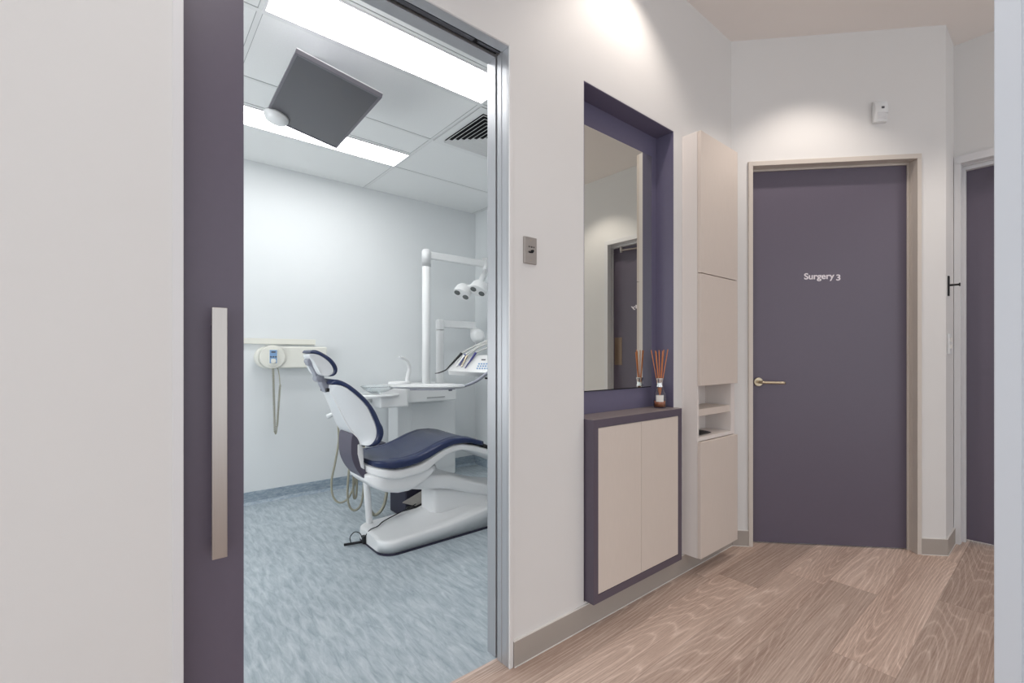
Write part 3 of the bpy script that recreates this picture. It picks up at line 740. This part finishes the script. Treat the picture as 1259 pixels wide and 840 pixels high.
# junction box on floor behind the base
jb = obj('junction_box', box(1.505, 1.80, 3.00, 3.26, 0, .30), M['dk'], None, bev=.012, seg=3, loc=(1.65, 3.1, 0)); jb['label'] = 'dark violet floor box standing behind the base of the dental chair'; jb['category'] = 'floor box'
# foot control
fc = empty('foot_control', (1.58, 2.95, .0), 'scuffed metal foot pedal with a black cable resting beside the chair base', 'foot pedal')
b = bmesh.new(); q = [(1.475, 2.99, .128), (1.545, 2.928, .108), (1.72, 2.90, .168), (1.66, 2.965, .205)]
lo = [b.verts.new(V(p)) for p in q]; hi = [b.verts.new(V(p)+V((0, 0, .006))) for p in q]
b.faces.new(lo); b.faces.new(hi[::-1])
for i in range(4): b.faces.new([lo[i], lo[(i+1) % 4], hi[(i+1) % 4], hi[i]])
obj('pedal_plate', b, M['pedal'], fc)
obj('pedal_body', loft([(1.50, 2.965, .025, .0, .10), (1.54, 2.962, .03, .0, .105), (1.64, 2.962, .03, .0, .135), (1.74, 2.962, .03, .0, .185), (1.76, 2.962, .025, .0, .18)], e=6), M['black'], fc, smooth=True)
obj('cable', tube([(1.55, 2.935, .120), (1.47, 2.89, .118), (1.36, 2.855, .108), (1.25, 2.80, .104), (1.185, 2.74, .104), (1.135, 2.735, .096), (1.108, 2.745, .06)], .0035, n=8), M['black'], fc, smooth=True)
# black foot bar
fb = empty('foot_switch', (1.06, 2.78, 0), 'thin black foot switch bar with a wire loop left of the chair base', 'foot switch')
obj('bar', box(-.055, .055, -.006, .006, 0, .014, T=lambda x, y, z: V((1.055+x*.96+y*.2, 2.80-x*.25+y, z+.006))), M['black'], fb, bev=.002)
obj('plug', box(1.096, 1.116, 2.745, 2.775, .012, .060), M['black'], fb, bev=.003)
obj('wire_loop', tube([(1.04, 2.80, .02), (1.035, 2.80, .055), (1.06, 2.795, .082), (1.09, 2.785, .07), (1.10, 2.775, .04)], .0028, n=8), M['black'], fb, smooth=True)

# ------------------------------------------------------------------ dental unit (cuspidor side)
un = empty('dental_unit', (2.1, 3.85, 0), 'white dental unit column with a glass rinse bowl behind the chair', 'dental unit')
obj('column', box(1.868, 2.487, 3.885, 4.085, .0, .745), M['unit'], un, bev=.008)
obj('column_door', box(2.0, 2.475, 3.879, 3.885, .08, .72), M['unit'], un, bev=.002)
pts = [(1.50, 3.42), (1.72, 3.38), (1.83, 3.62), (2.33, 3.62), (2.36, 3.70), (2.36, 4.06), (1.86, 4.08), (1.70, 3.95), (1.50, 3.72)]
obj('top_housing', prism(pts, .752, .905, 'z'), M['unit'], un, bev=.014, seg=3)
b = box(2.02, 2.20, 3.612, 3.62, .790, .796); obj('drawer_gap', b, M['tgap'], un)
b = bmesh.new(); PR(b, [(1.34, 3.52), (1.36, 3.42), (1.44, 3.36), (1.56, 3.35), (1.66, 3.40), (1.70, 3.50), (1.68, 3.60), (1.60, 3.66), (1.46, 3.66), (1.38, 3.61)], .842, .862, 'z')
obj('bowl_tray', b, M['unit'], un, bev=.008, seg=3)
prof = [(.02, 0), (.06, .004), (.10, .022), (.135, .055), (.139, .058), (.135, .060), (.10, .030), (.06, .010), (.001, .008)]
obj('rinse_bowl', lathe(prof, (1.52, 3.50, .864), n=36, cap=False), M['bowl'], un, smooth=True, label='clear glass rinse bowl')
obj('bowl_drain', lathe([(.03, 0), (.026, .012), (.004, .02)], (1.52, 3.50, .875)), M['unit'], un, smooth=True)
b = tube([(1.77, 3.52, .90), (1.785, 3.52, .99), (1.80, 3.52, 1.06), (1.765, 3.50, 1.125), (1.70, 3.48, 1.152)], .012, rs=(.020, .011), n=14); LATHE(b, [(.012, 0), (.012, .012)], (1.70, 3.48, 1.150), (-1, 0, -.3), 14)
obj('water_spout', b, M['unit'], un, smooth=True, label='slender curved water spout')
obj('cup_rest', lathe([(.085, 0), (.09, .02), (.085, .035), (.07, .035), (.06, .025)], (1.70, 3.50, .918)), M['unit'], un, smooth=True)
# lamp post
yl = 3.70
b = bmesh.new(); LATHE(b, [(.037, 0), (.037, 1.06)], (2.058, yl, .905), n=28); obj('lamp_post', b, M['unit'], un, smooth=True)
b = bmesh.new(); LATHE(b, [(.040, 0), (.040, .130), (.034, .148), (.02, .156)], (2.058, yl, 1.968), n=28); obj('post_cap', b, M['unit'], un, smooth=True)
la = obj('lamp_arm', box(2.058, 2.70, yl-.024, yl+.024, 2.040, 2.106), M['unit'], un, bev=.012, seg=3)
b = bmesh.new(); TUBE(b, [(2.715, yl, 2.13), (2.715, yl, 1.99)], .034, n=20, k=0); TUBE(b, [(2.715, yl, 2.00), (2.46, 3.44, 1.81)], .027, n=20, k=0)
obj('lamp_joint', b, M['unit'], un, smooth=True)
# lamp head: two pods, two dark lenses each
def pod(c):
    b = bmesh.new(); ax = V((-.58, -.30, -.75)).normalized(); u = V((.62, -.45, -.62)); u = (u-ax*u.dot(ax)).normalized(); w = ax.cross(u); c = V(c)
    rings = []
    for h, k in ((-.085, .12), (-.080, .45), (-.064, .72), (-.035, .92), (.0, 1.0), (.030, 1.0), (.042, .96)):
        rings.append([b.verts.new(c+ax*h+u*cos(2*pi*i/28)*.080*k+w*sin(2*pi*i/28)*.058*k) for i in range(28)])
    for a, d in zip(rings, rings[1:]):
        for i in range(28): b.faces.new([a[i], a[(i+1) % 28], d[(i+1) % 28], d[i]])
    b.faces.new(rings[0]); b.faces.new(rings[-1][::-1])
    o = obj('lamp_pod', b, M['unit'], un, smooth=True)
    for s_ in (-1, 1):
        obj('lens', lathe([(.026, 0), (.028, .004), (.023, .007)], c+ax*.040+u*.042*s_, ax), M['lens'], o, smooth=True)
pod((2.320, 3.500, 1.742)); pod((2.425, 3.400, 1.772))
obj('pod_bridge', cyl((2.30, 3.52, 1.775), (2.55, 3.42, 1.800), .030, 20), M['unit'], un, smooth=True)
# second arm
ym = 3.80
b = bmesh.new(); LATHE(b, [(.038, 0), (.038, .60), (.036, .60), (.036, .605), (.040, .605)], (2.26, ym, .80), n=26); obj('arm_post', b, M['unit'], un, smooth=True)
b = bmesh.new(); LATHE(b, [(.040, 0), (.040, .085), (.03, .10)], (2.26, ym, 1.408), n=26); BX(b, 2.26, 2.66, ym-.025, ym+.025, 1.432, 1.500); BX(b, 2.62, 2.67, ym-.03, ym+.03, 1.37, 1.45)
obj('instrument_arm', b, M['unit'], un, bev=.008)
obj('arm_head', lathe([(.02, -.05), (.06, -.04), (.075, 0), (.06, .045), (.03, .055)], (2.66, ym-.05, 1.36), (-.3, -.9, .1)), M['unit'], un, smooth=True)
# suction handpieces and hoses on the far-left of the chair
b = tube([(1.50, 3.60, .80), (1.32, 3.50, .79), (1.20, 3.42, .77)], .018, n=12); obj('hose_arm', b, M['unit'], un, smooth=True)
b = bmesh.new()
for k in range(3): TUBE(b, [(1.145+.016*k, 3.40, .745+.004*k), (1.10+.016*k, 3.43, .722+.006*k)], .010, n=12, k=0, rs=(.012, .017))
TUBE(b, [(1.13, 3.40, .75), (1.21, 3.41, .77)], .022, n=12, k=0)
obj('suction_handpiece', b, M['unit'], un, smooth=True)
for P, r in (([(1.160, 3.40, .73), (1.170, 3.39, .56), (1.150, 3.40, .40), (1.125, 3.41, .25), (1.135, 3.40, .14), (1.18, 3.38, .095), (1.24, 3.36, .14), (1.29, 3.35, .30), (1.31, 3.36, .55)], .0075),
             ([(1.23, 3.33, .60), (1.225, 3.32, .42), (1.205, 3.31, .20), (1.215, 3.31, .09), (1.25, 3.30, .045), (1.30, 3.30, .08), (1.325, 3.31, .22), (1.33, 3.32, .46)], .0080),
             ([(1.255, 3.33, .60), (1.255, 3.33, .35), (1.252, 3.32, .16), (1.262, 3.32, .125), (1.275, 3.32, .17), (1.28, 3.33, .40), (1.28, 3.33, .6)], .0080),
             ([(1.30, 3.26, .55), (1.305, 3.24, .30), (1.31, 3.20, .12), (1.345, 3.18, .025), (1.40, 3.17, .05), (1.435, 3.17, .14), (1.45, 3.18, .30), (1.45, 3.2, .45)], .0115)):
    obj('suction_hose', tube(P, r, n=10), M['hose'], un, smooth=True)

# ------------------------------------------------------------------ delivery head and tray over the chair
dl = empty('delivery_unit', (1.9, 2.70, 0), 'white instrument console with hoses, keypad and a tray, reaching over the seat of the chair', 'instrument console')
# tray: thin lens-shaped plate
b = bmesh.new(); ctr = V((1.595, 2.83, .955)); a1 = V((.795, -.607, 0)); a2 = V((.607, .795, 0))
rings = []
for k, z in ((.90, -.012), (.97, -.008), (1.0, 0), (1.0, .004), (.96, .004), (.92, -.004), (.5, -.005), (.02, -.005)):
    rings.append([b.verts.new(ctr+a1*(.262*k*math.copysign(abs(cos(t))**.75, cos(t)))+a2*(.165*k*math.copysign(abs(sin(t))**.85, sin(t)))+V((0, 0, z))) for t in [2*pi*i/40 for i in range(40)]])
for a, d in zip(rings, rings[1:]):
    for i in range(40): b.faces.new([a[i], a[(i+1) % 40], d[(i+1) % 40], d[i]])
b.faces.new(rings[0]); b.faces.new(rings[-1][::-1])
obj('tray', b, M['unit'], dl, smooth=True, label='thin white oval tray')
obj('tray_rim_bar', tube([ctr+a1*-.10+a2*-.165+V((0, 0, -.014)), ctr+a1*.05+a2*-.168+V((0, 0, -.014)), ctr+a1*.19+a2*-.12+V((0, 0, -.014))], .004, n=8), M['bracket'], dl, smooth=True)
obj('tray_arm', tube([ctr+a1*.16+a2*-.03+V((0, 0, -.012)), ctr+a1*.24+a2*-.05+V((0, 0, -.002)), ctr+a1*.33+a2*-.05+V((0, 0, .035)), ctr+a1*.40+a2*-.04+V((0, 0, .085)), ctr+a1*.44+a2*-.03+V((0, 0, .10))], .011, n=12, rs=(.008, .013)), M['bracket'], dl, smooth=True, label='slim grey bracket arm')
obj('tray_knob', cyl(ctr+a1*.155+a2*-.08+V((0, 0, -.03)), ctr+a1*.155+a2*-.08+V((0, 0, -.004)), .013, 18), M['bracket'], dl, smooth=True)
# console body (built in a tilted frame facing up and to the left)
hc = V((1.93, 2.60, 1.105)); ea = V((.795, -.607, 0)); eu = V((.607, .795, 0)); up = V((0, 0, 1))
tilt = radians(52); ev = (up*sin(tilt)+eu*cos(tilt)).normalized(); en = ea.cross(ev).normalized()   # en faces viewer/up
def TC(a, v, n_): return hc+ea*a+ev*v+en*n_
sec = [(-.270, -.060), (-.272, -.050), (-.19, .075), (.30, .095), (.30, -.085), (.06, -.085), (.02, -.082), (-.02, -.076)]
obj('console_body', prism(sec, -.050, 0, 'z', T=TC), M['unit'], dl, bev=.012, seg=3)
b = bmesh.new()
for i in range(5):
    for j in range(3): BX(b, -.078+i*.0175+j*.006, -.066+i*.0175+j*.006, -.045+j*.020, -.034+j*.020, .0, .002, T=TC)
obj('keypad_button', b, M['blue'], dl, label='pale blue keypad buttons')
obj('display', box(-.045, -.015, .032, .042, 0, .002, T=TC), M['alu_d'], dl)
obj('lower_rail', tube([TC(-.02, -.082, -.055), TC(.10, -.09, -.06), TC(.2, -.09, -.06)], .006, n=8), M['black'], dl, smooth=True)
# instruments lying in the holder, each with a hose rising to the right
ins = [(-.285, -.060, -.185, .080, 'black', .009), (-.195, -.020, -.160, .070, 'bluep', .008), (-.180, -.035, -.145, .060, 'nickel', .006), (-.155, -.045, -.085, .085, 'bluep', .0075), (-.215, -.03, -.165, .06, 'unit', .009)]
for i, (a0, v0, a1_, v1, mm, r) in enumerate(ins):
    p0, p1 = TC(a0, v0, .012), TC(a1_, v1, .018)
    b = tube([p0, p0.lerp(p1, .35), p0.lerp(p1, .7), p1], r, n=12, rs=(r*.45, r*1.15))
    it = obj('handpiece', b, M[mm], dl, smooth=True)
    e_ = TC(.12+.02*i, .245+.022*i*(-1)**i, .03); mdp = p1.lerp(e_, .5)+V((0, 0, .012))
    obj('hose', tube([p1, p1.lerp(mdp, .5)+V((0, 0, .004)), mdp, e_], .0055, n=8), M['hose_w'], it, smooth=True)
b = tube([TC(-.285, -.060, .012), TC(-.33, -.082, .010), TC(-.36, -.088, .01)], .004, n=8, rs=(.005, .002)); obj('probe_tip', b, M['black'], dl, smooth=True)
# arm carrying the console, out of sight behind the jamb
obj('console_arm', tube([TC(.22, .0, -.06), TC(.34, .0, -.20), (2.40, 3.00, .75), (2.42, 3.15, .30), (2.42, 3.15, .0)], .04, n=16), M['unit'], dl, smooth=True)

# ------------------------------------------------------------------ lights
W = bpy.data.worlds.new('world'); S.world = W; W.use_nodes = True
bg = W.node_tree.nodes['Background']; bg.inputs[0].default_value = (.92, .96, 1.0, 1); bg.inputs[1].default_value = WORLD = 1.38
def spot(name, loc, to, power, size, blend=.35, r=.03, col=(1, .90, .81)):
    l = bpy.data.lights.new(name, 'SPOT'); l.energy = power; l.spot_size = radians(size); l.spot_blend = blend; l.shadow_soft_size = r; l.color = col
    o = bpy.data.objects.new(name, l); COL.objects.link(o); o.location = loc
    o.rotation_euler = (V(to)-V(loc)).to_track_quat('-Z', 'Y').to_euler(); return o
spot('downlight', (1.75, 1.06, HC-.02), (1.75, 1.06, 0), 21, 118, .7)
p = TB(.426, -.46, 0); spot('downlight', (p.x, p.y, HC-.02), (p.x, p.y, 0), 29, 104, .6)
spot('downlight', (3.45, -.35, HC-.02), (3.45, -.35, 0), 26, 106, .5)
spot('downlight', (.2, .2, HC-.02), (.2, .2, 0), 18, 125, col=(1,.97,.94))

al = bpy.data.lights.new('surgery_fill_light', 'AREA'); al.shape = 'RECTANGLE'; al.size = 1.6; al.size_y = 1.5; al.energy = 42; al.color = (.97, .99, 1)  # unseen area fill added to brighten the surgery ceiling and walls; no window
ao = bpy.data.objects.new('surgery_fill_light', al); COL.objects.link(ao); ao.location = (-1.17, 2.8, 1.45); ao.rotation_euler = V((1, 0, .28)).to_track_quat('-Z', 'Z').to_euler()
# ------------------------------------------------------------------ camera
cd = bpy.data.cameras.new('camera'); cam = bpy.data.objects.new('camera', cd); COL.objects.link(cam)
cam.location = (0, 0, 1.16); cd.sensor_fit = 'HORIZONTAL'; cd.sensor_width = 36; cd.lens = 568*36/1259
cd.shift_y = (438-420)/1259; cd.clip_start = .01
cam.rotation_euler = (pi/2, 0, radians(50.4)-pi/2)
S.camera = cam
S.view_settings.view_transform = 'Standard'; S.view_settings.look = 'None'; S.view_settings.gamma = 1; S.view_settings.exposure = .12
S.view_settings.use_curve_mapping = False
S.cycles.max_bounces = 12
